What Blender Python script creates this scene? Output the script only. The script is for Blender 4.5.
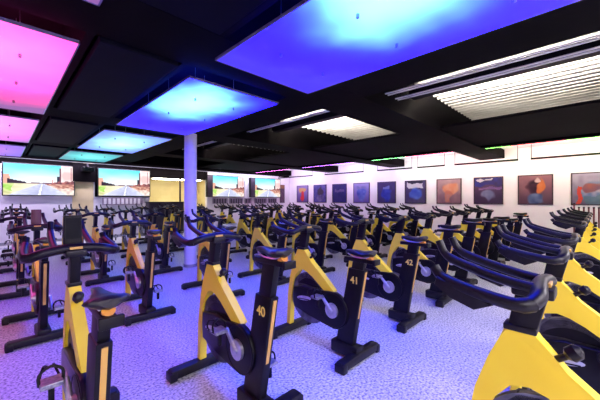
import bpy, bmesh, math, random
from mathutils import Vector, Matrix
random.seed(4)
PI = math.pi
for o in list(bpy.data.objects): bpy.data.objects.remove(o)
sc = bpy.context.scene
COL = sc.collection

# world x runs along the screen wall (towards the picture wall), world y runs towards the screen wall
# ---------------------------------------------------------------- camera, world, exposure
H = 1.4
cam = bpy.data.cameras.new('camera'); camo = bpy.data.objects.new('camera', cam); COL.objects.link(camo)
camo.location = (0, 0, H); camo.rotation_euler = (PI/2, 0, -PI/4)
cam.sensor_width = 36; cam.lens = 18.0; cam.shift_y = -0.5/600; cam.clip_start = .02
sc.camera = camo
w = bpy.data.worlds.new('world'); sc.world = w; w.use_nodes = True
w.node_tree.nodes['Background'].inputs[0].default_value = (.5, .45, .8, 1)
w.node_tree.nodes['Background'].inputs[1].default_value = 0.0
sc.view_settings.view_transform = 'Standard'; sc.view_settings.look = 'None'
sc.view_settings.exposure = 0.25; sc.view_settings.gamma = 1; sc.view_settings.use_curve_mapping = False

U, V = 12.8, 11.9              # screen wall at y=U, picture wall at x=V
YB, XL = -3.4, -2.6            # the walls behind and left of the camera
HP, HB, HD, HR = H+1.28, H+1.37, H+1.95, H+1.66    # glowing panels, beams, deck
K_PANEL, K_WHITE, K_WALL, K_TROUGH = 1.0, 1.0, 1.0, 1.0

def area(name, loc, size, size_y, color, power, rot):
    l = bpy.data.lights.new(name, 'AREA'); l.shape = 'RECTANGLE'; l.size = size; l.size_y = size_y
    l.color = color; l.energy = power
    o = bpy.data.objects.new(name, l); o.location = loc; o.rotation_euler = rot; COL.objects.link(o)
    return o

# ---------------------------------------------------------------- materials
def lin(c):
    return tuple((v/255/12.92 if v/255 <= .04045 else ((v/255+.055)/1.055)**2.4) for v in c)
def mat(name, color, rough=.5, metal=0, emit=None, strength=1.0, coat=0, spec=.5):
    m = bpy.data.materials.new(name); m.use_nodes = True
    b = m.node_tree.nodes['Principled BSDF']
    b.inputs['Base Color'].default_value = (*color, 1); b.inputs['Roughness'].default_value = rough
    b.inputs['Metallic'].default_value = metal; b.inputs['Coat Weight'].default_value = coat
    b.inputs['Specular IOR Level'].default_value = spec
    if emit:
        b.inputs['Emission Color'].default_value = (*emit, 1); b.inputs['Emission Strength'].default_value = strength
    return m
def noisy(m, c1, c2, scale, bump=0, detail=3, lo=.4, hi=.6):
    nt = m.node_tree; b = nt.nodes['Principled BSDF']
    tc = nt.nodes.new('ShaderNodeTexCoord'); n = nt.nodes.new('ShaderNodeTexNoise'); n.inputs['Scale'].default_value = scale
    n.inputs['Detail'].default_value = detail
    nt.links.new(tc.outputs['Object'], n.inputs['Vector'])
    r = nt.nodes.new('ShaderNodeValToRGB'); r.color_ramp.elements[0].position = lo; r.color_ramp.elements[1].position = hi
    r.color_ramp.elements[0].color = (*c1, 1); r.color_ramp.elements[1].color = (*c2, 1)
    nt.links.new(n.outputs['Fac'], r.inputs['Fac']); nt.links.new(r.outputs['Color'], b.inputs['Base Color'])
    if bump:
        bp = nt.nodes.new('ShaderNodeBump'); bp.inputs['Strength'].default_value = bump; bp.inputs['Distance'].default_value = .002
        nt.links.new(n.outputs['Fac'], bp.inputs['Height']); nt.links.new(bp.outputs['Normal'], b.inputs['Normal'])
    return m
M = {}
M['yellow'] = noisy(mat('yellow_paint', (.9, .7, .06), .4, coat=.0, spec=.3), (.97, .72, .04), (.99, .77, .05), 3)
M['black'] = noisy(mat('black_paint', (.012, .012, .014), .38, spec=.25), (.003, .0022, .004), (.005, .004, .007), 12)
M['cover'] = noisy(mat('black_plastic', (.012, .012, .015), .3, spec=.25), (.003, .0025, .0045), (.006, .005, .008), 9)
M['rubber'] = noisy(mat('black_rubber', (.02, .018, .02), .36, spec=.3), (.004, .003, .006), (.007, .005, .010), 60, .1)
M['foot'] = noisy(mat('foot_coating', (.02, .018, .018), .45, spec=.3), (.005, .004, .006), (.009, .008, .010), 30, .1)
M['saddle'] = noisy(mat('saddle_vinyl', (.02, .018, .02), .34), (.010, .008, .010), (.016, .014, .016), 40, .1)
M['silver'] = noisy(mat('brushed_metal', (.6, .6, .62), .3, .8), (.55, .55, .58), (.68, .68, .7), 20)
M['wheel'] = noisy(mat('flywheel_metal', (.14, .14, .15), .35, .9), (.12, .12, .13), (.2, .2, .21), 15)
M['stripe'] = noisy(mat('stripe_yellow', (.8, .45, .08), .4), (.62, .36, .06), (.7, .42, .08), 5)
M['badge'] = noisy(mat('badge_silver', (.55, .55, .56), .35, .4), (.5, .5, .52), (.65, .65, .66), 30)
M['number'] = mat('number_yellow', (.95, .72, .12), .5)
M['screen_glass'] = mat('console_glass', (.004, .004, .005), .5, spec=.15)
M['maroon'] = noisy(mat('maroon_plastic', (.1, .01, .03), .4), (.08, .008, .02), (.12, .014, .035), 8)
M['glint'] = noisy(mat('pale_rib_glint', (.8, .78, .75), .5), (.75, .73, .7), (.85, .83, .8), 5)
M['pedal'] = noisy(mat('pedal_metal', (.4, .4, .42), .35, .7), (.3, .3, .32), (.5, .5, .52), 60)
M['knob'] = noisy(mat('orange_knob', (.85, .38, .05), .4), (.8, .33, .04), (.9, .42, .06), 8)
M['dark_ceiling'] = noisy(mat('dark_ceiling_paint', (.006, .005, .006), .8, spec=.06), (.0022, .0015, .002), (.0035, .0025, .0035), 2)
M['tile'] = noisy(mat('navy_ceiling_tile', (.012, .012, .025), .7, spec=.08), (.0022, .0022, .008), (.003, .003, .011), 2)
M['deck'] = noisy(mat('ribbed_deck', (.2, .19, .18), .6), (.2, .185, .165), (.25, .235, .21), 1.5)
M['white_wall'] = noisy(mat('white_wall_paint', (.78, .76, .76), .6), (.76, .73, .73), (.8, .78, .78), 2)
M['beige_wall'] = noisy(mat('beige_wall_paint', (.75, .65, .4), .6), (.70, .58, .28), (.76, .64, .33), 2)
M['col_paint'] = noisy(mat('column_paint', (.78, .76, .8), .5), (.75, .74, .78), (.8, .79, .82), 4)
M['frame'] = noisy(mat('picture_frame_dark', (.035, .02, .025), .4), (.03, .018, .022), (.045, .028, .032), 6)
M['bezel'] = mat('tv_bezel', (.006, .006, .008), .3)
M['skirt'] = noisy(mat('skirting_grey', (.3, .3, .32), .5), (.28, .28, .3), (.33, .33, .35), 4)
M['counter'] = noisy(mat('dark_counter', (.03, .02, .035), .5), (.025, .016, .03), (.04, .028, .05), 4)
M['radiator'] = noisy(mat('radiator_paint', (.25, .2, .26), .5), (.22, .17, .23), (.3, .24, .3), 5)
M['cable'] = mat('steel_wire', (.25, .25, .27), .3, .8)
M['white_melamine'] = noisy(mat('white_melamine', (.75, .73, .74), .35), (.72, .7, .71), (.78, .76, .77), 4)
M['wood'] = noisy(mat('oak_edge', (.35, .2, .09), .5), (.3, .16, .07), (.42, .25, .12), 14)
M['red_bar'] = noisy(mat('dark_red_sleeve', (.13, .015, .02), .4), (.11, .012, .018), (.16, .02, .025), 20)
M['decal'] = mat('blue_decal', (.05, .06, .25), .5)

# speckled vinyl floor
fm = mat('speckled_vinyl', (.6, .6, .62), .42, spec=.45); M['floor'] = fm
nt = fm.node_tree; b = nt.nodes['Principled BSDF']
tc = nt.nodes.new('ShaderNodeTexCoord')
def ramp(vals, src):
    r = nt.nodes.new('ShaderNodeValToRGB'); e = r.color_ramp.elements
    e[0].position, e[0].color = vals[0][0], (*vals[0][1], 1); e[1].position, e[1].color = vals[-1][0], (*vals[-1][1], 1)
    for p, c in vals[1:-1]:
        k = e.new(p); k.color = (*c, 1)
    nt.links.new(src, r.inputs['Fac']); return r
n1 = nt.nodes.new('ShaderNodeTexNoise'); n1.inputs['Scale'].default_value = 55; n1.inputs['Detail'].default_value = 2
n2 = nt.nodes.new('ShaderNodeTexNoise'); n2.inputs['Scale'].default_value = 1.3
for n in (n1, n2): nt.links.new(tc.outputs['Object'], n.inputs['Vector'])
r1 = ramp([(.33, (.20, .20, .22)), (.45, (.55, .55, .56)), (.53, (.70, .70, .71)), (.66, (.92, .92, .92))], n1.outputs['Fac'])
r2 = ramp([(.3, (.92, .92, .92)), (.7, (1, 1, 1))], n2.outputs['Fac'])
mx = nt.nodes.new('ShaderNodeMix'); mx.data_type = 'RGBA'; mx.blend_type = 'MULTIPLY'; mx.inputs[0].default_value = 1
nt.links.new(r1.outputs['Color'], mx.inputs[6]); nt.links.new(r2.outputs['Color'], mx.inputs[7]); nt.links.new(mx.outputs[2], b.inputs['Base Color'])

def panel_mat(name, stops, c, r, strength):
    """glowing diffuser: colour by distance from the lamp behind it (c, r in the panel's own 0-1 frame)"""
    m = bpy.data.materials.new(name); m.use_nodes = True; t = m.node_tree; bs = t.nodes['Principled BSDF']
    bs.inputs['Base Color'].default_value = (.04, .04, .05, 1); bs.inputs['Roughness'].default_value = .5
    g = t.nodes.new('ShaderNodeTexCoord')
    s = t.nodes.new('ShaderNodeVectorMath'); s.operation = 'SUBTRACT'; s.inputs[1].default_value = (c[0], c[1], .5)
    t.links.new(g.outputs['Generated'], s.inputs[0])
    d = t.nodes.new('ShaderNodeVectorMath'); d.operation = 'MULTIPLY'; d.inputs[1].default_value = (1/r[0], 1/r[1], 0)
    t.links.new(s.outputs[0], d.inputs[0])
    l = t.nodes.new('ShaderNodeVectorMath'); l.operation = 'LENGTH'; t.links.new(d.outputs[0], l.inputs[0])
    n = t.nodes.new('ShaderNodeTexNoise'); n.inputs['Scale'].default_value = 1.6; t.links.new(g.outputs['Object'], n.inputs['Vector'])
    a = t.nodes.new('ShaderNodeMath'); a.operation = 'MULTIPLY_ADD'; a.inputs[1].default_value = .35; 
    t.links.new(n.outputs['Fac'], a.inputs[0]); t.links.new(l.outputs['Value'], a.inputs[2])
    a2 = t.nodes.new('ShaderNodeMath'); a2.operation = 'SUBTRACT'; a2.inputs[1].default_value = .17; t.links.new(a.outputs[0], a2.inputs[0])
    rr = t.nodes.new('ShaderNodeValToRGB'); e = rr.color_ramp.elements; rr.color_ramp.interpolation = 'B_SPLINE'
    mxv = max(max(cc) for p, cc in stops)
    e[0].position, e[0].color = stops[0][0], (*[v/mxv for v in stops[0][1]], 1)
    e[1].position, e[1].color = stops[-1][0], (*[v/mxv for v in stops[-1][1]], 1)
    for p, cc in stops[1:-1]:
        k = e.new(p); k.color = (*[v/mxv for v in cc], 1)
    t.links.new(a2.outputs[0], rr.inputs['Fac'])
    t.links.new(rr.outputs['Color'], bs.inputs['Emission Color']); bs.inputs['Emission Strength'].default_value = mxv*strength
    return m

# ---------------------------------------------------------------- mesh helpers
def obj(name, bm, m, parent=None, smooth=False):
    bmesh.ops.recalc_face_normals(bm, faces=bm.faces)
    me = bpy.data.meshes.new(name); bm.to_mesh(me); bm.free()
    if smooth:
        for p in me.polygons: p.use_smooth = True
        try: me.set_sharp_from_angle(angle=math.radians(38))
        except Exception: pass
    me.materials.append(m)
    o = bpy.data.objects.new(name, me); COL.objects.link(o)
    if parent: o.parent = parent
    return o
def tag(o, label=None, cat=None, group=None, kind=None):
    if label: o['label'] = label
    if cat: o['category'] = cat
    if group: o['group'] = group
    if kind: o['kind'] = kind
    return o
def thing(name, label, cat, loc=(0, 0, 0), rz=0, group=None):
    o = bpy.data.objects.new(name, None); o.empty_display_size = .1; COL.objects.link(o)
    o.location = loc; o.rotation_euler = (0, 0, rz); return tag(o, label, cat, group)
def struct(name, bm, m): return tag(obj(name, bm, m), kind='structure')
def box(bm, x0, x1, y0, y1, z0, z1, bev=0, seg=2):
    r = bmesh.ops.create_cube(bm, size=1)
    for v in r['verts']:
        v.co = Vector(((x0+x1)/2+v.co.x*(x1-x0), (y0+y1)/2+v.co.y*(y1-y0), (z0+z1)/2+v.co.z*(z1-z0)))
    if bev:
        es = list({e for v in r['verts'] for e in v.link_edges})
        bmesh.ops.bevel(bm, geom=es, offset=bev, segments=seg, affect='EDGES', profile=.5)
def newbox(*a, **k):
    bm = bmesh.new(); box(bm, *a, **k); return bm
def prism(bm, pts, x0, x1, bev=0, seg=2):
    """polygon given as (y, z) pulled from x0 to x1"""
    a = [bm.verts.new((x0, p[0], p[1])) for p in pts]; c = [bm.verts.new((x1, p[0], p[1])) for p in pts]
    n = len(pts); fs = [bm.faces.new(a), bm.faces.new(c[::-1])]
    side = [bm.faces.new((a[i], c[i], c[(i+1) % n], a[(i+1) % n])) for i in range(n)]
    if bev:
        es = [e for f in fs for e in f.edges]
        bmesh.ops.bevel(bm, geom=es, offset=bev, segments=seg, affect='EDGES', profile=.5)
def tube(bm, pts, r, seg=10, closed=False):
    pts = [Vector(p) for p in pts]; n = len(pts); rings = []
    rs = r if isinstance(r, (list, tuple)) else [r]*n
    up = None
    for i, p in enumerate(pts):
        t = (pts[min(i+1, n-1)]-pts[max(i-1, 0)]).normalized()
        if up is None: up = Vector((0, 0, 1)) if abs(t.z) < .9 else Vector((0, 1, 0))
        s = t.cross(up).normalized(); up = s.cross(t).normalized()
        rings.append([bm.verts.new(p+(s*math.cos(2*PI*k/seg)+up*math.sin(2*PI*k/seg))*rs[i]) for k in range(seg)])
    for a, c in zip(rings, rings[1:]):
        for k in range(seg): bm.faces.new((a[k], a[(k+1) % seg], c[(k+1) % seg], c[k]))
    bm.faces.new(rings[0][::-1]); bm.faces.new(rings[-1])
def smoothpath(pts, sub=4):
    P = [Vector(p) for p in pts]; out = []
    for i in range(len(P)-1):
        p0, p1, p2, p3 = P[max(i-1, 0)], P[i], P[i+1], P[min(i+2, len(P)-1)]
        for k in range(sub):
            t = k/sub
            out.append(.5*((2*p1)+(p2-p0)*t+(2*p0-5*p1+4*p2-p3)*t*t+(3*p1-p0-3*p2+p3)*t**3))
    out.append(P[-1]); return out
def disc(bm, x0, x1, cy, cz, r, seg=28, bev=0):
    prism(bm, [(cy+r*math.cos(2*PI*k/seg), cz+r*math.sin(2*PI*k/seg)) for k in range(seg)], x0, x1, bev)
def annulus(bm, x0, x1, cy, cz, ro, ri, seg=36):
    vs = [[bm.verts.new((x, cy+r*math.cos(2*PI*k/seg), cz+r*math.sin(2*PI*k/seg))) for k in range(seg)] for x, r in ((x0, ro), (x1, ro), (x1, ri), (x0, ri))]
    for j in range(4):
        a, c = vs[j], vs[(j+1) % 4]
        for k in range(seg): bm.faces.new((a[k], a[(k+1) % seg], c[(k+1) % seg], c[k]))
def rod(bm, a, b_, r, seg=8): tube(bm, [a, b_], r, seg)

# ---------------------------------------------------------------- the room
struct('floor', newbox(XL-.2, V+.2, YB-.2, U+3.4, -.1, 0), M['floor'])
struct('wall_right', newbox(V, V+.2, YB, U+.2, 0, HD+.2), M['white_wall'])
struct('wall_left', newbox(XL-.2, XL, YB, U+.2, 0, HD+.2), M['white_wall'])
struct('wall_back', newbox(XL-.2, V+.2, YB-.2, YB, 0, HD+.2), M['white_wall'])
# screen wall with an opening into the lit room behind
ox0, ox1, oz0, oz1 = 4.25, 6.75, .9, 2.30
bm = bmesh.new()
box(bm, XL, 1.75, U, U+.2, 0, 2.68); box(bm, 2.36, ox0, U, U+.2, 0, 2.68); box(bm, ox1, V, U, U+.2, 0, HD+.2)
box(bm, ox0, ox1, U, U+.2, 0, oz0)
struct('wall_screens', bm, M['white_wall'])
struct('wall_beige', newbox(1.75, 2.36, U-.01, U+.2, 0, 2.68), M['beige_wall'])
bm = bmesh.new(); box(bm, ox0-.001, ox1, U-.03, U+.2, oz1, 2.68); box(bm, 1.75, 2.4, U-.14, U-.012, 2.02, 2.66); box(bm, 2.4, ox0, U-.03, U-.001, 1.50, 2.68); box(bm, XL, 1.75, U-.03, U-.001, 2.50, 2.68); box(bm, XL, V, U-.02, U+.2, 2.681, HD+.2)
struct('trim_1', bm, M['dark_ceiling'])
bm = bmesh.new(); box(bm, ox0-1, ox1+1, U+3, U+3.2, 0, 3)
struct('wall_far_room', bm, M['beige_wall'])
bm = bmesh.new(); box(bm, ox0-1.2, ox0-1, U+.2, U+3.2, 0, 3); box(bm, ox1+1, ox1+1.2, U+.2, U+3.2, 0, 3)
struct('wall_far_room_sides', bm, M['beige_wall'])
struct('ceiling_far_room', newbox(ox0-1, ox1+1, U+.2, U+3, 2.38, 2.6), M['white_wall'])
tag(obj('ceiling_light', newbox(5.0, 7.2, U+1.5, U+1.9, 2.34, 2.379), mat('far_room_lamp', (.8, .8, .8), emit=(1, .93, .75), strength=14)),
    'long warm ceiling lamp glowing in the room behind the wall opening', 'lamp')
bm = bmesh.new(); box(bm, ox0, ox1, U-.03, U+.2, oz0-.05, oz0); box(bm, 5.5, 5.55, U+.05, U+.12, oz0, oz1)
struct('window_1', bm, M['frame'])
bm = bmesh.new(); box(bm, XL, V, U-.02, U-.001, 0, .09); struct('baseboard_screens', bm, M['skirt'])
bm = bmesh.new(); box(bm, V-.02, V-.001, YB, U-.03, 0, .09); struct('baseboard_right', bm, M['skirt'])

# dark ceiling above everything with a ribbed deck over the middle bay
bm = bmesh.new(); box(bm, XL, 2.75, YB, U, HD+.03, HD+.1)
struct('ceiling', bm, M['dark_ceiling'])
bm = bmesh.new()
prof = []; x = 2.75
while x < 9.1:
    prof += [(x, HD+.05), (x+.07, HD+.05), (x+.09, HD+.01), (x+.15, HD+.01), (x+.17, HD+.05)]; x += .20
prof.append((x, HD+.05)); a = [bm.verts.new((p[0], YB, p[1])) for p in prof]; c = [bm.verts.new((p[0], U, p[1])) for p in prof]
for i in range(len(prof)-1): bm.faces.new((a[i], a[i+1], c[i+1], c[i]))
struct('ceiling_deck', bm, M['deck'])
struct('ceiling_over_pictures', newbox(9.25, V, YB, U, HR, HR+.1), M['white_wall'])
bm = bmesh.new()
for y0, y1 in ((-1.1, -.4), (2.25, 2.97), (5.75, 6.4), (9.2, 9.85), (12.6, 12.79)):
    box(bm, XL, V, y0, y1, HB, HD+.1)
struct('trim_2', bm, M['dark_ceiling'])
bm = bmesh.new(); box(bm, 9.05, 9.25, YB, U, HB+.001, HD+.1); box(bm, 2.72, 3.45, YB, U, HB+.002, HD+.1)
box(bm, .50, .56, YB, U, HB+.003, HD); box(bm, 1.3, 1.36, YB, U, HB+.003, HD)
struct('trim_3', bm, M['dark_ceiling'])
# lower bulkhead between deck and picture bay, widened in black to imitate light falloff
bm = bmesh.new(); box(bm, 6.2, 9.05, YB, U, HB+.05, HB+.1); struct('trim_4', bm, M['dark_ceiling'])

# navy tiles between the glowing panels
for i, (y0, y1) in enumerate(((-.35, 2.2), (3.0, 5.7), (6.45, 9.15), (9.9, 12.55))):
    o = obj('ceiling_tile', newbox(.60, 1.27, y0, y1, HB-.03, HB+.05, bev=.008), M['tile'])
    tag(o, 'unlit navy ceiling tile ' + ['above the nearest pink panel gap, by the big blue panel', 'between the bright pink panel and the second blue panel',
        'between the small pink panel and the pale blue panel', 'between the purple panel and the teal panel by the screens'][i], 'ceiling tile', 'navy ceiling tiles')

# ---------------------------------------------------------------- glowing panels
BL = [(0, (.62, 2.4, 14)), (.22, (.5, 1.7, 14)), (.42, (.06, .13, 14)), (.60, (.035, .004, 14)), (.80, (.035, .006, 5)), (1, (.06, .035, .26))]
PK = [(0, (3.0, .36, 1.9)), (.3, (2.8, .22, 1.5)), (.6, (2.4, .10, .62)), (.78, (1.2, .09, .5)), (.95, (.26, .10, .32))]
PU = [(0, (.6, .22, 1.5)), (.5, (.26, .09, .8)), (1, (.12, .06, .36))]
P3 = [(0, (.75, 1.9, 4)), (.3, (.45, 1.0, 3)), (.6, (.16, .30, 1.6)), (1, (.12, .13, .55))]
P4 = [(0, (.30, 1.1, 1.1)), (.35, (.07, .6, .62)), (.7, (.02, .24, .30)), (1, (.02, .12, .22))]
def glow_panel(x0, x1, y0, y1, stops, c, r, label, rods):
    t = thing('ceiling_light', label, 'ceiling light', ((x0+x1)/2, (y0+y1)/2, HP), 0, 'hanging glowing ceiling panels')
    hx, hy = (x1-x0)/2, (y1-y0)/2
    o = obj('diffuser', newbox(-hx+.012, hx-.012, -hy+.012, hy-.012, .001, .02), panel_mat('glow_'+str(len(bpy.data.materials)), stops, c, r, 1.0), t)
    bm = bmesh.new()
    for a in ((-hx, hx, -hy, -hy+.012), (-hx, hx, hy-.012, hy), (-hx, -hx+.012, -hy, hy), (hx-.012, hx, -hy, hy)): box(bm, *a, 0, .024)
    obj('edge_frame', bm, mat_edge, t)
    for px in (-hx*.45, hx*.45):
        for k in rods:
            bm = bmesh.new(); y = -hy+k*2*hy
            tube(bm, [(px, y, -.035), (px, y, -.03), (px, y, -.004), (px, y, 0)], [.004, .012, .012, .006], 10)
            tube(bm, [(px, y, .02), (px, y, HD-HP+.02)], .003, 6)
            obj('hanger', bm, M['cable'], t)
    return t
mat_edge = mat('panel_edge', (.35, .3, .6), .25, .6)
glow_panel(1.40, 2.645, -.15, 2.51, BL, (.26, .40), (1.10, .54), 'largest blue ceiling panel with a pale cyan glow, upper right of the picture', (.2, .5, .8))
glow_panel(1.40, 2.645, 3.05, 5.86, BL, (.36, .30), (1.05, .72), 'blue ceiling panel with a white centre, directly before the round column', (.2, .5, .8))
glow_panel(1.35, 2.60, 6.45, 9.2, P3, (.5, .5), (.9, .8), 'pale sky-blue ceiling panel, third along from the largest blue one', (.25, .75))
glow_panel(1.30, 2.55, 9.86, 12.1, P4, (.5, .45), (1.0, .9), 'teal ceiling panel nearest the second screen', (.25, .75))
glow_panel(-.78, .467, 3.02, 5.93, PK, (.45, .22), (1.35, .72), 'largest bright pink ceiling panel at the left edge', (.2, .5, .8))
glow_panel(-.78, .467, -.1, 2.35, [(0, (1.0, .3, 1.0)), (.6, (.4, .12, .42)), (1, (.22, .09, .28))], (.45, .2), (1.2, .9), 'dim mauve pink ceiling panel cut by the top edge, upper left', (.2, .5, .8))
glow_panel(-.78, .457, 6.45, 9.15, [(0, (2.0, .42, 1.9)), (.4, (1.5, .26, 1.3)), (.8, (.45, .14, .6)), (1, (.25, .10, .38))], (.4, .3), (1.1, .9), 'smaller pink ceiling panel behind the largest pink one', (.25, .75))
glow_panel(-.78, .447, 9.86, 12.5, PU, (.4, .4), (1.0, .9), 'purple ceiling panel just above the first screen', (.25, .75))
# unseen white panels added behind the camera to brighten the room
WH_FILL = [(0, (12.5, 11.5, 13)), (.6, (12, 11, 12.5)), (1, (9, 8, 9.4))]
for x0, x1 in ((-.78, .467), (1.40, 2.645), (4.2, 5.45), (7.0, 8.25)):
    glow_panel(x0, x1, YB+.15, -1.15, WH_FILL, (.5, .5), (1.2, 1.2), 'added white fill panel behind the viewer, outside the picture', (.5,))

# ---------------------------------------------------------------- up-lighting troughs under the deck
lampm = mat('tube_glow', (.9, .9, .9), emit=(1, .94, .86), strength=1.2)
for i, (y0, y1, wh) in enumerate(((-.35, 2.2, 'nearest, running off the right edge'), (3.05, 5.7, 'second, beyond the first dark beam'), (6.45, 9.15, 'third, seen right of the round column'))):
    t = thing('trough_light', 'black ceiling trough lighting the ribbed deck, '+wh, 'light', (4.80, (y0+y1)/2, H+1.66), 0, 'ceiling light troughs')
    h = (y1-y0)/2
    bm = bmesh.new(); box(bm, -.09, .09, -h, h, 0, .012); box(bm, -.09, -.078, -h, h, .012, .15)
    obj('housing', bm, M['black'], t)
    bm = bmesh.new(); rod(bm, (0, -h+.03, .045), (0, h-.03, .045), .016, 10); obj('tube', bm, lampm, t)
    for k in (-.7, .7):
        bm = bmesh.new(); rod(bm, (-.05, k*h, .0), (-.05, k*h, HD-H-1.62), .004, 6); obj('hanger', bm, M['cable'], t)
    tl = area('trough_lamp', (4.83, (y0+y1)/2, H+1.72), .06, (y1-y0)-.1, (1, .93, .84), 80*(y1-y0), (0, -PI/2-math.radians(24), 0)); tl.data.spread = math.radians(62)

for i, xr in enumerate((4.02, 4.10, 4.33, 4.41)):  # added pale bars imitate the lit edges of the deck ribs
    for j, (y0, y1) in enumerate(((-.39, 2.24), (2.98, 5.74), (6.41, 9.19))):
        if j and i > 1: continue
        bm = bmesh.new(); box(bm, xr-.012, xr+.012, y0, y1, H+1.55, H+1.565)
        o = obj('rib_glint', bm, M['glint'])
        tag(o, 'pale bar modelled as a rib rail in the %s bay, %s' % (('nearest', 'second', 'third')[j], ('closest to the blue panels', 'second', 'third', 'farthest from the blue panels')[i]), 'glint', 'bars modelled as rib glints')
# ---------------------------------------------------------------- wall washers and coloured strips over the pictures
WX = 10.75
for i, (y0, y1, wh) in enumerate(((-1.6, 1.40, 'over the rightmost picture'), (1.70, 3.44, 'over the second and third pictures from the right'),
        (3.75, 4.7, 'short one right of the middle of the picture wall'), (4.9, 6.34, 'over the middle pictures'), (7.0, 9.1, 'over the small far pictures'), (9.9, 12.4, 'farthest, near the corner'))):
    t = thing('wall_washer_light', 'thin black hanging light bar, '+wh, 'light', (WX, (y0+y1)/2, H+1.14), 0, 'wall washing light bars')
    h = (y1-y0)/2
    bm = bmesh.new(); box(bm, -.03, .03, -h, h, 0, .05); obj('housing', bm, M['black'], t)
    for k in (-1, 1):
        bm = bmesh.new(); rod(bm, (0, k*(h-.01), .05), (0, k*(h-.01), HR-H-1.14), .008, 6); obj('hanger', bm, M['black'], t)
    bm = bmesh.new(); box(bm, .03, .036, -h+.03, h-.03, .006, .044); obj('lens', bm, lampm, t)
    warm = [(1, .74, .68), (1, .77, .72), (1, .78, .80), (.92, .78, 1), (.82, .74, 1), (.74, .70, 1)][i]
    area('washer_lamp', (WX+.07, (y0+y1)/2, H+1.17), .05, (y1-y0)-.08, warm, 9*(y1-y0), (0, -math.radians(90), 0))
    area('washer_lamp', (WX, (y0+y1)/2, H+1.22), .05, (y1-y0)-.08, warm, 1.5*(y1-y0), (0, PI, 0))
for y0, y1, c, nm in ((-1.5, .55, (.25, 1, .12), 'green'), (.55, 1.62, (1, .08, .10), 'red'), (1.62, 2.2, (.25, 1, .12), 'green'), (3.0, 4.45, (1, .1, .25), 'pink'),
        (4.45, 5.7, (.2, 1, .25), 'green'), (6.45, 9.15, (.5, .15, 1), 'violet'), (9.9, 12.5, (.8, .15, .7), 'magenta')):
    o = obj('led_light', newbox(9.251, 9.275, y0+.01, y1-.01, HB+.0, HB+.06), mat('led_'+nm, (.5, .5, .5), emit=c, strength=13))
    tag(o, nm+' light strip on the dark bulkhead edge, '+{'-1.5': 'at the right edge', '0.55': 'above the right pictures', '1.62': 'short one beside the red strip', '3.0': 'above the blue white-banded picture', '4.45': 'above the middle pictures', '6.45': 'above the small far pictures', '9.9': 'farthest, by the corner'}[str(y0)], 'light strip', 'coloured light strips')
    area('led_lamp', (9.30, (y0+y1)/2, HB+.04), .03, (y1-y0)-.04, c, 7*(y1-y0), (0, -PI/2-math.radians(35), 0))

t = thing('cove_light', 'long thin violet-white light strip along the top of the screen wall', 'light', (0, U-.45, 2.60))
bm = bmesh.new(); box(bm, XL+.1, V-1.2, -.03, .03, .05, .08); obj('housing', bm, M['black'], t)
bm = bmesh.new(); box(bm, XL+.1, V-1.2, -.02, .02, .04, .05); obj('lens', bm, mat('cove_lens', (.8, .8, .8), emit=(.8, .7, 1), strength=.5), t)
for x0, x1, c in ((XL+.2, 4, (.78, .66, 1)), (4, 7, (1, .85, .8)), (7, V-1.3, (.75, .7, 1))):
    kk = 20 if x0 < 4 else 11
    area('cove_lamp', ((x0+x1)/2, U-.45, 2.63), x1-x0, .05, c, kk*(x1-x0), (math.radians(28), 0, 0))

# ---------------------------------------------------------------- column
t = thing('column', 'round white column lit violet standing among the bikes', 'column', (2.83, 6.08, 0))
bm = bmesh.new(); tube(bm, [(0, 0, 0), (0, 0, HB)], .125, 32); obj('shaft', bm, M['col_paint'], t, True)
bm = bmesh.new(); tube(bm, [(0, 0, 0), (0, 0, .06)], .14, 32); obj('base_ring', bm, M['skirt'], t, True)

# ---------------------------------------------------------------- painted grids for screens and pictures
def painted(name, w_, h_, fn, m, parent, nx=80, ny=46):
    """flat picture in the local xz plane; colours from fn(s, t), s and t from 0 to 1"""
    me = bpy.data.meshes.new(name); vs = []; fs = []; cols = []
    for j in range(ny+1):
        for i in range(nx+1): vs.append(((i/nx-.5)*w_, 0, (j/ny)*h_))
    for j in range(ny):
        for i in range(nx):
            k = j*(nx+1)+i; fs.append((k, k+1, k+nx+2, k+nx+1))
            c = lin(fn((i+.5)/nx, (j+.5)/ny)); c = tuple(v*(.6 if m is pic_m else 1) for v in c); cols += [(*c, 1)]*4
    me.from_pydata(vs, [], fs); at = me.color_attributes.new('Col', 'FLOAT_COLOR', 'CORNER')
    for i, c in enumerate(cols): at.data[i].color = c
    me.materials.append(m); o = bpy.data.objects.new(name, me); COL.objects.link(o); o.parent = parent; return o
def attr_mat(name, emit):
    m = bpy.data.materials.new(name); m.use_nodes = True; t = m.node_tree; bs = t.nodes['Principled BSDF']
    a = t.nodes.new('ShaderNodeVertexColor'); a.layer_name = 'Col'
    t.links.new(a.outputs['Color'], bs.inputs['Base Color']); bs.inputs['Roughness'].default_value = .3; bs.inputs['Specular IOR Level'].default_value = .3
    if emit:
        bs.inputs['Base Color'].default_value = (0, 0, 0, 1); t.links.remove(bs.inputs['Base Color'].links[0])
        t.links.new(a.outputs['Color'], bs.inputs['Emission Color']); bs.inputs['Emission Strength'].default_value = emit
    return m
screen_m = attr_mat('screen_picture', 1.15); pic_m = attr_mat('printed_picture', 0)
def mixc(a, b_, t): t = max(0, min(1, t)); return tuple(a[i]*(1-t)+b_[i]*t for i in range(3))
rnd = [random.random() for _ in range(400)]
def wob(s, f, o): 
    q = s*f+o; i = int(q) % 399; return rnd[i]*(1-(q-int(q)))+rnd[i+1]*(q-int(q))
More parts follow.
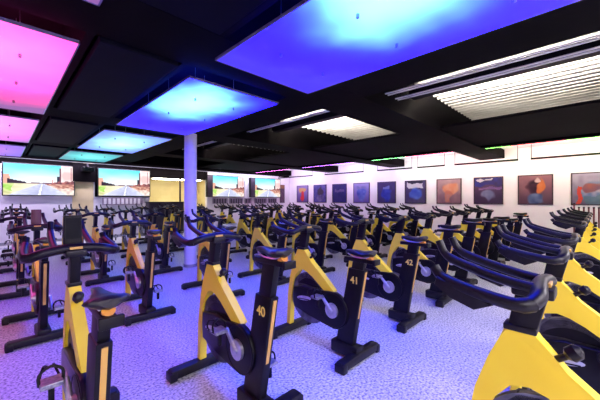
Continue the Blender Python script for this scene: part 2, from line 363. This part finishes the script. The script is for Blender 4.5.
def vn(x, y, seed=0):
    def h(i, j): return rnd[(i*73+j*157+seed*31+i*j*7) % 400]
    i, j = math.floor(x), math.floor(y); a, b_ = x-i, y-j; a = a*a*(3-2*a); b_ = b_*b_*(3-2*b_)
    return (h(i, j)*(1-a)+h(i+1, j)*a)*(1-b_)+(h(i, j+1)*(1-a)+h(i+1, j+1)*a)*b_
def road(s, t):
    hz = .36
    if t > hz:
        c = mixc((244, 250, 252), (62, 206, 224), (t-hz-.10)*1.7+.25*(vn(s*4, t*6, 2)-.5)-.35*s*(1-t))
        if s < .07+.02*wob(t, 9, 3) and t < .66: c = (226, 170, 150)
        if .8 < s and t > .42: c = mixc((250, 238, 238), (236, 190, 188), wob(s, 14, 20)*wob(t, 6, 50)*2)
        if .78 < s < .80 and t < .92: c = (110, 70, 80)
        if .95 < s < .965 and .5 < t < .95: c = (150, 100, 110)
        if .74 < s < .78 and t < hz+.27: c = (45, 45, 60)
        if .66 < s < .675 and t < hz+.16: c = (200, 120, 110)
        if .055 < s < .30 and hz-.02 < t < hz+.13*(1-(s-.05)/.32)+.03: c = (50, 35, 50)
        if s > .62 and t < hz+.02+.22*(s-.62)+.06*vn(s*30, 0, 10): c = mixc((196, 120, 108), (84, 44, 56), vn(s*34, t*30, 4)*1.2)
        if .30 < s <= .66 and t < hz+.03+.03*wob(s, 40, 60): c = (120, 90, 110)
        return c
    d = (hz-t)/hz
    l, r = .48-.42*d**.9, .56+.34*d**.9
    if l < s < r:
        c = mixc((166, 170, 206), (222, 226, 242), abs(s-(l+r)/2)/(r-l)*1.4+.5*(vn(s*20, t*30, 9)-.3))
        if abs(s-(l+(r-l)*.5)) < .006+.012*d: c = (245, 245, 235)
        return c
    if s < l:
        if s < .10+.04*vn(t*9, 0, 1) and .12 < t: return mixc((140, 205, 70), (220, 220, 160), vn(s*20, t*20, 2))
        return mixc((240, 226, 200), (190, 196, 130), vn(s*14, t*20, 8)*(1.2-3*s))
    if t > hz-.24*s+.02+.1*vn(s*12, t*5, 5): return mixc((150, 84, 72), (232, 190, 170), vn(s*30, t*26, 6))
    return mixc((246, 236, 222), (206, 176, 168), vn(s*22, t*18, 3))
ZS = 1.545; SW, SH = 1.72, .97
def screen(x0, label, full=True):
    t = thing('wall_screen', label, 'television', (x0+SW/2, U-.09, ZS), 0, 'wall screens showing a desert road')
    obj('housing', newbox(-SW/2-.03, SW/2+.03, 0, .055, -.03, SH+.03, bev=.006), M['bezel'], t)
    o = painted('display', SW, SH, road, screen_m, t); o.location = (0, -.002, 0)
    obj('wall_bracket', newbox(-.3, .3, .055, .09, .3, .7), M['black'], t)
screen(.065, 'first wall screen from the left, largest in the picture, showing a desert road')
screen(2.50, 'second wall screen from the left, between the beige wall strips, showing a desert road')
screen(6.99, 'third wall screen, right of the round column, showing a desert road')
screen(9.41, 'fourth and farthest wall screen by the room corner, showing a desert road')

# black side panels beside the two far screens, projector, radiators
for x, lb in ((6.80, 'tall black speaker panel left of the third screen'), (9.20, 'tall black speaker panel left of the farthest screen')):
    t = thing('wall_speaker', lb, 'speaker', (x, U-.02, ZS-.03), 0, 'black speaker panels')
    obj('cabinet', newbox(-.14, .14, -.16, 0, 0, 1.02, bev=.01), M['black'], t)
    bm = bmesh.new(); box(bm, -.125, .125, -.17, -.16, .03, .99); obj('grille', bm, M['counter'], t)
t = thing('projector', 'dark projector hanging from the ceiling between the first two screens', 'projector', (2.12, 12.42, 2.36))
obj('body', newbox(-.17, .17, -.2, .2, 0, .14, bev=.02), M['black'], t)
bm = bmesh.new(); tube(bm, [(0.06, -.2, .07), (.06, -.24, .07)], [.045, .04], 16); obj('lens', bm, M['screen_glass'], t)
bm = bmesh.new(); rod(bm, (0, 0, .14), (0, 0, HD-2.36), .02, 10); obj('mount', bm, M['black'], t)
rad = (('below the second screen', 2.62, 1.35, M['radiator']), ('below the third screen, left one', 7.0, .78, M['radiator']), ('below the third screen, right one', 7.9, .78, M['radiator']),
       ('below the gap right of the third screen', 8.78, .4, M['radiator']), ('below the farthest screen, left one', 9.4, .78, M['radiator']), ('below the farthest screen, right one', 10.3, .6, M['radiator']))
for wh, x, w_, m in rad:
    t = thing('radiator', 'small mauve grey wall heater panel '+wh, 'heater', (x, U-.02, 1.2), 0, 'wall heaters under the screens')
    obj('body', newbox(0, w_, -.06, -.01, 0, .27, bev=.008), m, t)
    bm = bmesh.new(); n = int(w_/.14)
    for k in range(n): box(bm, .04+k*(w_-.08)/n, .04+(k+.6)*(w_-.08)/n, -.075, -.06, .03, .24)
    obj('fins', bm, M['white_wall'] if x < 3 else M['counter'], t)
t = thing('counter', 'dark cabinet under the opening in the screen wall, left of the column', 'cabinet', (4.75, U-.3, 0))
obj('body', newbox(-.68, .68, -.2, .2, 0, 1.28), M['counter'], t)
obj('worktop', newbox(-.71, .71, -.23, .23, 1.28, 1.31, bev=.006), M['black'], t)
for s in (-1, 1):
    d = obj('door', newbox(min(0, s*.66)+.01, max(0, s*.66)-.01, -.22, -.2, .05, 1.25, bev=.004), M['counter'], t)
    bm = bmesh.new(); rod(bm, (s*.06, -.24, .6), (s*.06, -.24, .8), .008); obj('handle', bm, M['silver'], d)
t = thing('side_cabinet', 'low white cabinet with an oak edge standing behind the third row right of the column', 'cabinet', (4.62, 7.45, 0))
obj('body', newbox(-.27, .27, -.17, .17, .06, .66), M['white_melamine'], t)
obj('top', newbox(-.31, .31, -.2, .2, .66, .70, bev=.005), M['white_melamine'], t)
obj('oak_edge', newbox(-.285, -.27, -.17, .17, .06, .66), M['wood'], t)
bm = bmesh.new(); box(bm, -.25, .25, -.15, .15, 0, .06); obj('plinth', bm, M['black'], t)
for s in (-1, 1):
    d = obj('door', newbox(min(0, s*.26)+.005, max(0, s*.26)-.005, -.185, -.17, .08, .64), M['white_melamine'], t)
# round floor decal
bm = bmesh.new(); 
for k in range(40):
    if k % 10 != 9:
        a0, a1 = 2*PI*k/40, 2*PI*(k+1)/40
        vs = [bm.verts.new((r*math.cos(a), r*math.sin(a), 0)) for r, a in ((.2, a0), (.2, a1), (.17, a1), (.17, a0))]; bm.faces.new(vs)
for x0, x1, y0, y1 in ((-.1, -.02, -.1, .1), (.02, .1, -.1, .1), (-.12, .12, .06, .1)):
    bm.faces.new([bm.verts.new(p) for p in ((x0, y0, 0), (x1, y0, 0), (x1, y1, 0), (x0, y1, 0))])
o = obj('floor_sticker', bm, M['decal']); o.location = (.18, 12.0, .002); tag(o, 'round blue emblem on the pale floor at the far left', 'floor sticker')
# narrow hanging on the screen wall by the corner
t = thing('banner', 'narrow dark patterned banner on the screen wall beside the corner', 'banner', (11.35, U-.03, 1.22))
def ban(s, q): return mixc((70, 60, 95), (150, 110, 120), wob(s*3, 9, q*60)) if q < .8 else (160, 120, 90)
painted('print', .34, 1.0, ban, pic_m, t, 12, 30)
obj('backing', newbox(-.18, .18, .002, .012, -.01, 1.01), M['frame'], t)

# ---------------------------------------------------------------- pictures
def blob(s, t, cx, cy, rx, ry): return 1-((s-cx)/rx)**2-((t-cy)/ry)**2
def make_pic(kind):
    def f(s, t):
        n = vn(s*4+9, t*4+5, kind)*.5+vn(s*9+3, t*9+7, kind+11)*.5; s += (vn(s*5+1, t*5+2, kind+5)-.5)*.16; t += (vn(s*5+3, t*5+8, kind+8)-.5)*.14
        if kind == 0:
            c = mixc((96, 84, 104), (196, 188, 204), t*.8+n*.4)
            c = mixc(c, mixc((70, 110, 165), (214, 196, 200), n*1.3), blob(s, t, .55, .42, .38, .36)*2.2)
            c = mixc(c, mixc((196, 110, 80), (120, 90, 120), n), blob(s, t, .5, .55, .3, .16)*2.2)
            if .12 < s < .24 and t < .62: c = (226, 78, 52)
            if s > .3 and t < .3: c = mixc(c, (96, 130, 140), .7)
        elif kind == 1:
            c = mixc((94, 66, 84), (176, 124, 130), t*.9+n*.2)
            c = mixc(c, mixc((34, 24, 40), (120, 70, 80), n), blob(s, t, .5, .62, .27, .33)*2.2)
            c = mixc(c, mixc((230, 120, 60), (250, 170, 110), n), blob(s, t, .66, .62, .13, .30)*2.2)
            c = mixc(c, (236, 206, 196), blob(s, t, .53, .86, .1, .08)*2.2)
            c = mixc(c, mixc((50, 70, 120), (150, 170, 200), n), blob(s, t, .5, .22, .3, .2)*2.2)
        elif kind == 2:
            c = mixc((64, 46, 78), (110, 84, 112), t+n*.2)
            if t > .7: c = mixc((70, 60, 90), (62, 70, 170), n)
            if .05 < s < .6 and .86 < t < .92: c = (226, 224, 232)
            if .2 < s < .98 and .56 < t < .66: c = mixc((120, 90, 150), (170, 130, 170), n)
            c = mixc(c, mixc((100, 110, 150), (186, 196, 214), n), blob(s, t, .5, .32, .24, .24)*2.2)
        elif kind == 3:
            c = mixc((126, 92, 116), (214, 178, 176), t*.7+n*.4)
            c = mixc(c, mixc((238, 146, 104), (250, 200, 170), n), blob(s, t, .55, .62, .36, .28)*2.2)
            c = mixc(c, mixc((226, 130, 100), (200, 160, 160), n), blob(s, t, .45, .3, .18, .3)*2.2)
        elif kind == 4:
            c = mixc((70, 60, 110), (96, 80, 120), n)
            if .12 < s < .85 and .68 < t < .9: c = (222, 214, 226)
            if .15 < s < .8 and t > .88: c = (40, 34, 60)
            c = mixc(c, mixc((40, 60, 180), (110, 140, 226), n), blob(s, t, .5, .4, .33, .32)*2.2)
        elif kind == 5:
            c = mixc((62, 48, 104), (84, 70, 130), n)
            c = mixc(c, mixc((30, 40, 160), (70, 90, 210), n), blob(s, t, .5, .42, .3, .42)*2.2)
            if .3 < s < .68 and .62 < t < .8: c = (130, 140, 210)
        elif kind == 6:
            c = mixc((120, 100, 180), (170, 160, 220), t)
            c = mixc(c, mixc((60, 70, 170), (130, 150, 230), n), blob(s, t, .5, .45, .32, .42)*2.2)
            if .2 < s < .8 and .72 < t < .86: c = mixc((180, 170, 220), (120, 120, 180), n)
        elif kind == 7:
            c = mixc((40, 36, 110), (60, 54, 140), n)
            c = mixc(c, mixc((24, 30, 110), (70, 60, 130), n), blob(s, t, .5, .5, .4, .36)*2.2)
            if .15 < s < .85 and .6 < t < .7: c = (110, 96, 150)
        elif kind == 8:
            c = mixc((70, 62, 140), (120, 112, 190), n)
            c = mixc(c, mixc((50, 40, 70), (90, 70, 90), n), blob(s, t, .5, .62, .28, .28)*2.2)
            c = mixc(c, mixc((60, 50, 110), (170, 160, 200), n), blob(s, t, .5, .25, .34, .2)*2.2)
        else:
            c = mixc((110, 90, 160), (170, 150, 210), t)
            c = mixc(c, (240, 190, 120), blob(s, t, .5, .72, .36, .2)*2.2)
            c = mixc(c, (240, 60, 70), blob(s, t, .5, .35, .2, .34)*2.2)
        return c
    return f
plabel = ['rightmost framed picture, with a red streak and pale blue shape', 'framed picture of a dark round figure with an orange curve, second from the right',
 'framed purple picture with a white bar at its top, third from the right', 'framed picture with a glowing orange shape on mauve, fourth from the right',
 'framed blue picture with a white band across its top, fifth from the right', 'framed deep blue picture, sixth from the right on the picture wall',
 'framed pale violet-blue picture, fourth from the left on the picture wall', 'framed dark navy picture, third from the left on the picture wall',
 'framed violet picture with a dark round shape, second from the left', 'smallest framed picture, leftmost, with a red figure and yellow top']
PW, PH = .88, .94
for k in range(10):
    yl = .604+1.28*k
    t = thing('framed_picture', plabel[k], 'picture', (V-.002, yl-PW/2, 1.235), -PI/2, 'framed pictures on the right wall')
    o = painted('print', PW-.06, PH-.06, make_pic(k), pic_m, t, 40, 42); o.location = (0, -.022, .03)
    bm = bmesh.new(); box(bm, -PW/2, PW/2, -.02, 0, 0, PH)
    for a in ((-PW/2, PW/2, 0, .03), (-PW/2, PW/2, PH-.03, PH), (-PW/2, -PW/2+.03, 0, PH), (PW/2-.03, PW/2, 0, PH)): box(bm, a[0], a[1], -.035, -.02, a[2], a[3])
    obj('frame', bm, M['frame'], t)

# ---------------------------------------------------------------- upright bars in a rack by the picture wall
rx = V-.35
t = thing('bar_rack', 'low black floor rack holding upright dark red exercise bars, far right', 'rack', (rx, .22, 0))
obj('base', newbox(-.12, .12, -.36, .44, 0, .08, bev=.01), M['black'], t)

for k in range(7):
    y = .52-.10*k; top = 1.3 if k == 0 else 1.19
    q = thing('exercise_bar', 'dark red upright exercise bar, '+['tallest and leftmost', 'second from the left', 'third from the left', 'fourth from the left', 'fifth from the left', 'sixth from the left', 'last at the right edge'][k]+' in the floor rack', 'exercise bar', (rx, y, .082), 0, 'upright exercise bars')
    bm = bmesh.new(); tube(bm, [(0, 0, 0), (0, 0, top-.12)], .02, 12); obj('sleeve', bm, M['red_bar'], q, True)
    bm = bmesh.new(); tube(bm, [(0, 0, top-.12), (0, 0, top-.08)], .024, 12); obj('cap', bm, M['black'], q, True)

# ---------------------------------------------------------------- spin bike (local: +y forward, x across)
def lean(z): return -.275-.2*(z-.1)          # centre line of the slanted seat pillar
def make_bike():
    r = thing('spin_bike', '', 'exercise bike')
    bm = bmesh.new()
    prism(bm, [(.212, .905), (.305, .905), (.325, .85), (.365, .76), (.412, .62), (.452, .40), (.478, .07), (.418, .07), (.398, .40), (.378, .52), (.345, .615), (.29, .685), (.23, .70),
               (.17, .685), (.10, .64), (-.03, .55), (-.11, .49), (-.17, .55), (-.02, .675), (.12, .785), (.185, .85)], -.03, .03, .009)
    obj('frame', bm, M['yellow'], r, True)
    # feet
    for nm, y in (('rear_foot', -.42), ('front_foot', .44)):
        bm = bmesh.new(); box(bm, -.27, .27, y-.045, y+.045, .012, .085, bev=.018); f = obj(nm, bm, M['foot'], r, True)
        for s in (-1, 1):
            bm = bmesh.new(); box(bm, s*.25-.03, s*.25+.03, y-.05, y+.05, 0, .07, bev=.012); obj('foot_cap', bm, M['rubber'], f, True)
    # seat pillar
    bm = bmesh.new()
    prism(bm, [(lean(.06)+.085, .05), (lean(.06)-.095, .05), (lean(.80)-.08, .80), (lean(.80)+.08, .80)], -.032, .032, .008)
    p = obj('seat_pillar', bm, M['black'], r, True)
    bm = bmesh.new(); d = .003
    prism(bm, [(lean(.1)-.086, .12), (lean(.1)-.095, .12), (lean(.78)-.088, .78), (lean(.78)-.078, .78)], -.012, .012); obj('stripe', bm, M['stripe'], p)
    obj('base_plate', newbox(-.055, .055, -.44, -.15, .02, .125, bev=.015), M['foot'], p, True)
    # chain cover
    bm = bmesh.new(); cy, cz, R_ = -.165, .385, .17
    pts = [(.345, .30), (.355, .42), (.345, .50), (.20, .535), (.02, .53), (-.10, .545)]
    pts += [(cy+R_*math.cos(a), cz+R_*math.sin(a)) for a in [math.radians(q) for q in range(100, 271, 15)]]
    pts += [(-.05, .235), (.15, .265)]
    prism(bm, pts, -.048, -.006, .010); c = obj('chain_cover', bm, M['cover'], r, True)
    bm = bmesh.new(); prism(bm, [(.10+(.19)*(.5+.5*math.cos(a)) + (0), .415+.022*math.sin(a)-.012*math.cos(a)) for a in [2*PI*k/24 for k in range(24)]], -.052, -.048); bd = obj('badge', bm, M['badge'], c)
    bm = bmesh.new(); prism(bm, [(.12, .417), (.27, .402), (.27, .394), (.12, .409)], -.0535, -.052); obj('badge_line', bm, M['black'], bd)
    bm = bmesh.new(); annulus(bm, -.051, -.047, cy, cz, .157, .150); obj('cover_ring', bm, M['foot'], c)
    # flywheel
    bm = bmesh.new(); annulus(bm, -.012, .016, .16, .42, .25, .19); disc(bm, -.004, .008, .16, .42, .19, 36); fw = obj('flywheel', bm, M['wheel'], r, True)
    bm = bmesh.new(); disc(bm, -.03, .034, .16, .42, .045, 20); obj('hub', bm, M['silver'], fw, True)
    bm = bmesh.new(); prism(bm, [(.20, .66), (.10, .655), (-.05, .585), (-.12, .54), (.0, .53), (.2, .55), (.33, .53), (.31, .60), (.27, .645)], -.012, .035, .006); obj('wheel_guard', bm, M['cover'], r, True)
    # cranks and pedals
    ca = math.radians(48)
    for s, nm in ((-1, -1), (1, 1)):
        dy, dz = (math.cos(ca)*.16*-s, math.sin(ca)*.16*-s)
        x = s*.068
        bm = bmesh.new(); disc(bm, min(x, s*.046), max(x, s*.046), cy, cz, .068 if s < 0 else .03, 24)
        tube(bm, [(x, cy, cz), (x+s*.006, cy+dy, cz+dz)], [.019, .013], 10); disc(bm, min(x, x+s*.012), max(x, x+s*.012), cy, cz, .02, 14)
        k = obj('crank', bm, M['silver'], r, True)
        px, py, pz = x+s*.065, cy+dy, cz+dz
        bm = bmesh.new(); box(bm, px-.045, px+.045, py-.045, py+.045, pz-.012, pz+.012, bev=.004); rod(bm, (x, py, pz), (px, py, pz), .007)
        pd = obj('pedal', bm, M['pedal'], r)
        bm = bmesh.new()
        for q in (-.04, .04):
            tube(bm, smoothpath([(px+q, py-.03, pz), (px+q, py+.05, pz-.005), (px+q*.8, py+.10, pz+.01), (px+q*.5, py+.10, pz+.045), (px+q*.3, py+.05, pz+.06)], 3), .006, 6)
        tube(bm, smoothpath([(px-.045, py-.01, pz), (px-.045, py, pz+.05), (px, py+.01, pz+.075), (px+.045, py, pz+.05), (px+.045, py-.01, pz)], 3), .007, 6)
        tube(bm, [(px-.04, py+.045, pz), (px+.04, py+.045, pz)], .006, 6)
        box(bm, px-.012, px+.012, py-.02, py+.01, pz-.10, pz-.012, bev=.004)
        obj('toe_cage', bm, M['black'], pd)
    # inner post, slider, saddle
    bm = bmesh.new(); prism(bm, [(lean(.70)+.055, .70), (lean(.70)-.062, .70), (lean(.95)-.062, .95), (lean(.95)+.055, .95)], -.025, .025, .006)
    obj('seat_post', bm, M['black'], r, True)
    ys = lean(.95)
    bm = bmesh.new(); box(bm, -.028, .028, ys-.17, ys+.15, .93, .965, bev=.008); box(bm, -.045, .045, ys-.175, ys-.15, .925, .97, bev=.004)
    sl = obj('saddle_slider', bm, M['black'], r, True)
    bm = bmesh.new(); tube(bm, [(-.0, ys-.08, .955), (.0, ys-.12, .985)], [.02, .026], 12); 
    kn = obj('adjusting_knob', bm, M['knob'], sl, True); kn['label'] = 'orange adjusting knob'
    # saddle: lofted
    bm = bmesh.new(); rings = []
    secs = [(.16, .012, .0, .020), (.145, .024, .005, .032), (.10, .030, .008, .038), (.04, .040, .006, .042), (-.02, .066, .002, .046), (-.07, .100, .004, .050), (-.11, .118, .012, .052), (-.145, .100, .016, .046), (-.16, .06, .014, .030)]
    for (yy, hw, zt, th) in secs:
        ring = []
        for k in range(16):
            a = 2*PI*k/16; xx = hw*.74*math.cos(a); zz = (th*.45*math.sin(a) if math.sin(a) > 0 else th*.75*math.sin(a)*(1-.5*abs(math.cos(a))))
            zz -= .0 if abs(xx) > .5*hw else .004
            ring.append(bm.verts.new((xx, ys+yy*.9, 1.01+zt+zz-.10*(abs(xx)**1.2)*.6)))
        rings.append(ring)
    for a, c3 in zip(rings, rings[1:]):
        for k in range(16): bm.faces.new((a[k], a[(k+1) % 16], c3[(k+1) % 16], c3[k]))
    bm.faces.new(rings[0][::-1]); bm.faces.new(rings[-1]); sd = obj('saddle', bm, M['saddle'], r, True)
    bm = bmesh.new()
    for s in (-.02, .02): tube(bm, smoothpath([(s, ys+.11, .995), (s, ys+.05, .972), (s, ys-.05, .972), (s*1.5, ys-.11, .992)], 3), .005, 6)
    obj('saddle_rail', bm, M['silver'], sd)
    # stem
    bm = bmesh.new(); prism(bm, [(.222, .86), (.310, .86), (.268, 1.085), (.168, 1.085)], -.026, .026, .007); st = obj('stem', bm, M['black'], r, True)
    obj('frame_collar', newbox(-.035, .035, .205, .312, .890, .915, bev=.006), M['rubber'], r, True)
    bm = bmesh.new(); tube(bm, [(0, .16, .81), (0, .12, .84)], [.012, .012], 10); tube(bm, [(0, .125, .835), (0, .115, .845), (0, .095, .865), (0, .085, .872)], [.012, .027, .026, .012], 14); kb = obj('resistance_knob', bm, M['rubber'], r, True)
    # handlebar
    bm = bmesh.new(); z = 1.115
    tube(bm, smoothpath([(-.192, .200, z-.03), (-.15, .184, z-.012), (-.08, .190, z), (0, .195, z+.004), (.08, .190, z), (.15, .184, z-.012), (.192, .200, z-.03)], 4), .026, 12)
    box(bm, -.05, .05, .15, .28, z-.045, z-.005, bev=.008)
    hb = obj('handlebar', bm, M['rubber'], r, True)
    for s in (-1, 1):
        bm = bmesh.new()
        tube(bm, smoothpath([(s*.186, .196, z-.029), (s*.216, .235, z-.033), (s*.220, .32, z-.022), (s*.212, .42, z-.005), (s*.204, .48, z+.015), (s*.198, .51, z+.05)], 4),
             [.026]*4+[.023]*12+[.019]*5, 12)
        g = obj('outer_grip', bm, M['rubber'], hb, True)
        bm = bmesh.new()
        tube(bm, smoothpath([(s*.085, .19, z), (s*.09, .29, z+.015), (s*.088, .41, z+.045), (s*.085, .50, z+.08), (s*.08, .535, z+.14)], 4), [.019]*12+[.016]*5, 10)
        obj('aero_horn', bm, M['rubber'], hb, True)
        bm = bmesh.new(); prism(bm, [(.30, z-.05), (.34, z-.03), (.49, z+.02), (.50, z-.015), (.44, z-.055), (.36, z-.08)], s*.202-.030, s*.202+.030, .006)
        obj('grip_plate', bm, M['rubber'], hb, True)
    bm = bmesh.new(); box(bm, -.03, .03, .162, .17, z+.0, z+.014); bx_ = obj('handlebar_tag', bm, M['stripe'], hb)
    return r
proto = make_bike()
def copy_tree(o, parent=None):
    c = o.copy(); COL.objects.link(c)
    if parent: c.parent = parent
    for ch in list(o.children): copy_tree(ch, c)
    return c
def text_mesh(s, size):
    cu = bpy.data.curves.new('number_text', 'FONT'); cu.body = s; cu.size = size; cu.extrude = .001; cu.offset = .0016
    cu.align_x = 'CENTER'; cu.align_y = 'CENTER'
    o = bpy.data.objects.new('number_text', cu); COL.objects.link(o)
    bpy.context.view_layer.update()
    me = bpy.data.meshes.new_from_object(o.evaluated_get(bpy.context.evaluated_depsgraph_get())); bpy.data.objects.remove(o)
    me.materials.append(M['number']); return me
rowname = ['nearest row', 'row of numbered bikes', 'third row', 'fourth row', 'fifth row', 'row by the screens']
ordn = ['first', 'second', 'third', 'fourth', 'fifth', 'sixth', 'seventh', 'eighth', 'ninth', 'tenth', 'eleventh']
rows = [(-.04, [1.44+1.04*k for k in range(9) if k != 3]), (1.9, [.31, 1.19, 2.20, 3.25]+[4.3+1.03*k for k in range(6)]), (4.13, [.30, 1.25, 2.27, 3.3]+[4.35+1.02*k for k in range(6)]),
        (6.30, [.22+1.02*k+(.1 if k > 2 else 0) for k in range(10)]), (8.45, [.25+1.03*k for k in range(10)]), (10.65, [.3+1.02*k for k in range(10)])]
special = {(1, 0): 'front left spin bike seen from behind with its saddle close up', (1, 1): 'spin bike numbered 40 on its black seat pillar',
           (1, 2): 'spin bike numbered 41 on its black seat pillar', (1, 3): 'spin bike numbered 42 on its black seat pillar',
           (0, 0): 'closest spin bike, at the bottom right corner'}
first = True
for ri, (yc, xs) in enumerate(rows):
    for ci, xx in enumerate(xs):
        o = proto if first else copy_tree(proto); first = False
        dy = random.uniform(-.03, .03) if ri > 1 else 0; rz = random.uniform(-.03, .03) if ri != 0 else 0
        if (ri, ci) == (2, 0): dy = .15
        if ri == 1 and ci < 4: dy, rz = (.06, 0, 0, 0)[ci], 0
        o.location = (xx, yc+dy, 0); o.rotation_euler = (0, 0, rz)
        if (ri, ci) in ((1, 0), (2, 0)):
            hbar = [q for q in o.children if q.name.split('.')[0] == 'handlebar'][0]
            bm = bmesh.new(); z = 1.115; prism(bm, [(.27, z+.0), (.33, z+.03), (.30, z+.19), (.28, z+.19)], -.045, .045, .008)
            cs = obj('console', bm, M['black'] if ri == 1 else M['maroon'], hbar, True)
            if ri == 1:
              bm = bmesh.new(); prism(bm, [(.274, z+.05), (.270, z+.05), (.276, z+.175), (.280, z+.175)], -.036, .036); obj('console_screen', bm, M['screen_glass'], cs)
        tag(o, special.get((ri, ci), 'yellow and black spin bike, %s from left in the %s' % (ordn[ci], rowname[ri])), 'exercise bike', 'spin bikes in rows')
        ds = {(1, 0): -.03, (1, 1): .07, (1, 2): -.07, (1, 3): -.04}.get((ri, ci), random.uniform(-.08, .07))
        dh = {(1, 0): .0, (1, 1): .0, (1, 2): .0, (1, 3): .02, (0, 0): 0}.get((ri, ci), random.uniform(-.02, .04))
        if ri == 0: dh = -.035
        for ch in o.children:
            b0 = ch.name.split('.')[0]
            if b0 in ('seat_post', 'saddle_slider', 'saddle'): ch.location = (0, -.2*ds, ds)
            if b0 in ('handlebar', 'stem'): ch.location = (0, -.1*dh, dh)
            if b0 == 'seat_pillar' and ri == 1 and ci in (1, 2, 3):
                nm = bpy.data.objects.new('bike_number', text_mesh(str(39+ci), .085)); COL.objects.link(nm); nm.parent = ch
                nm.location = (-.0375, lean(.68)-.01, .70)
                nm.rotation_euler = (PI/2-.0, 0, -PI/2)
                nm['label'] = 'yellow number %d' % (39+ci)
print('bikes', sum(len(r[1]) for r in rows))
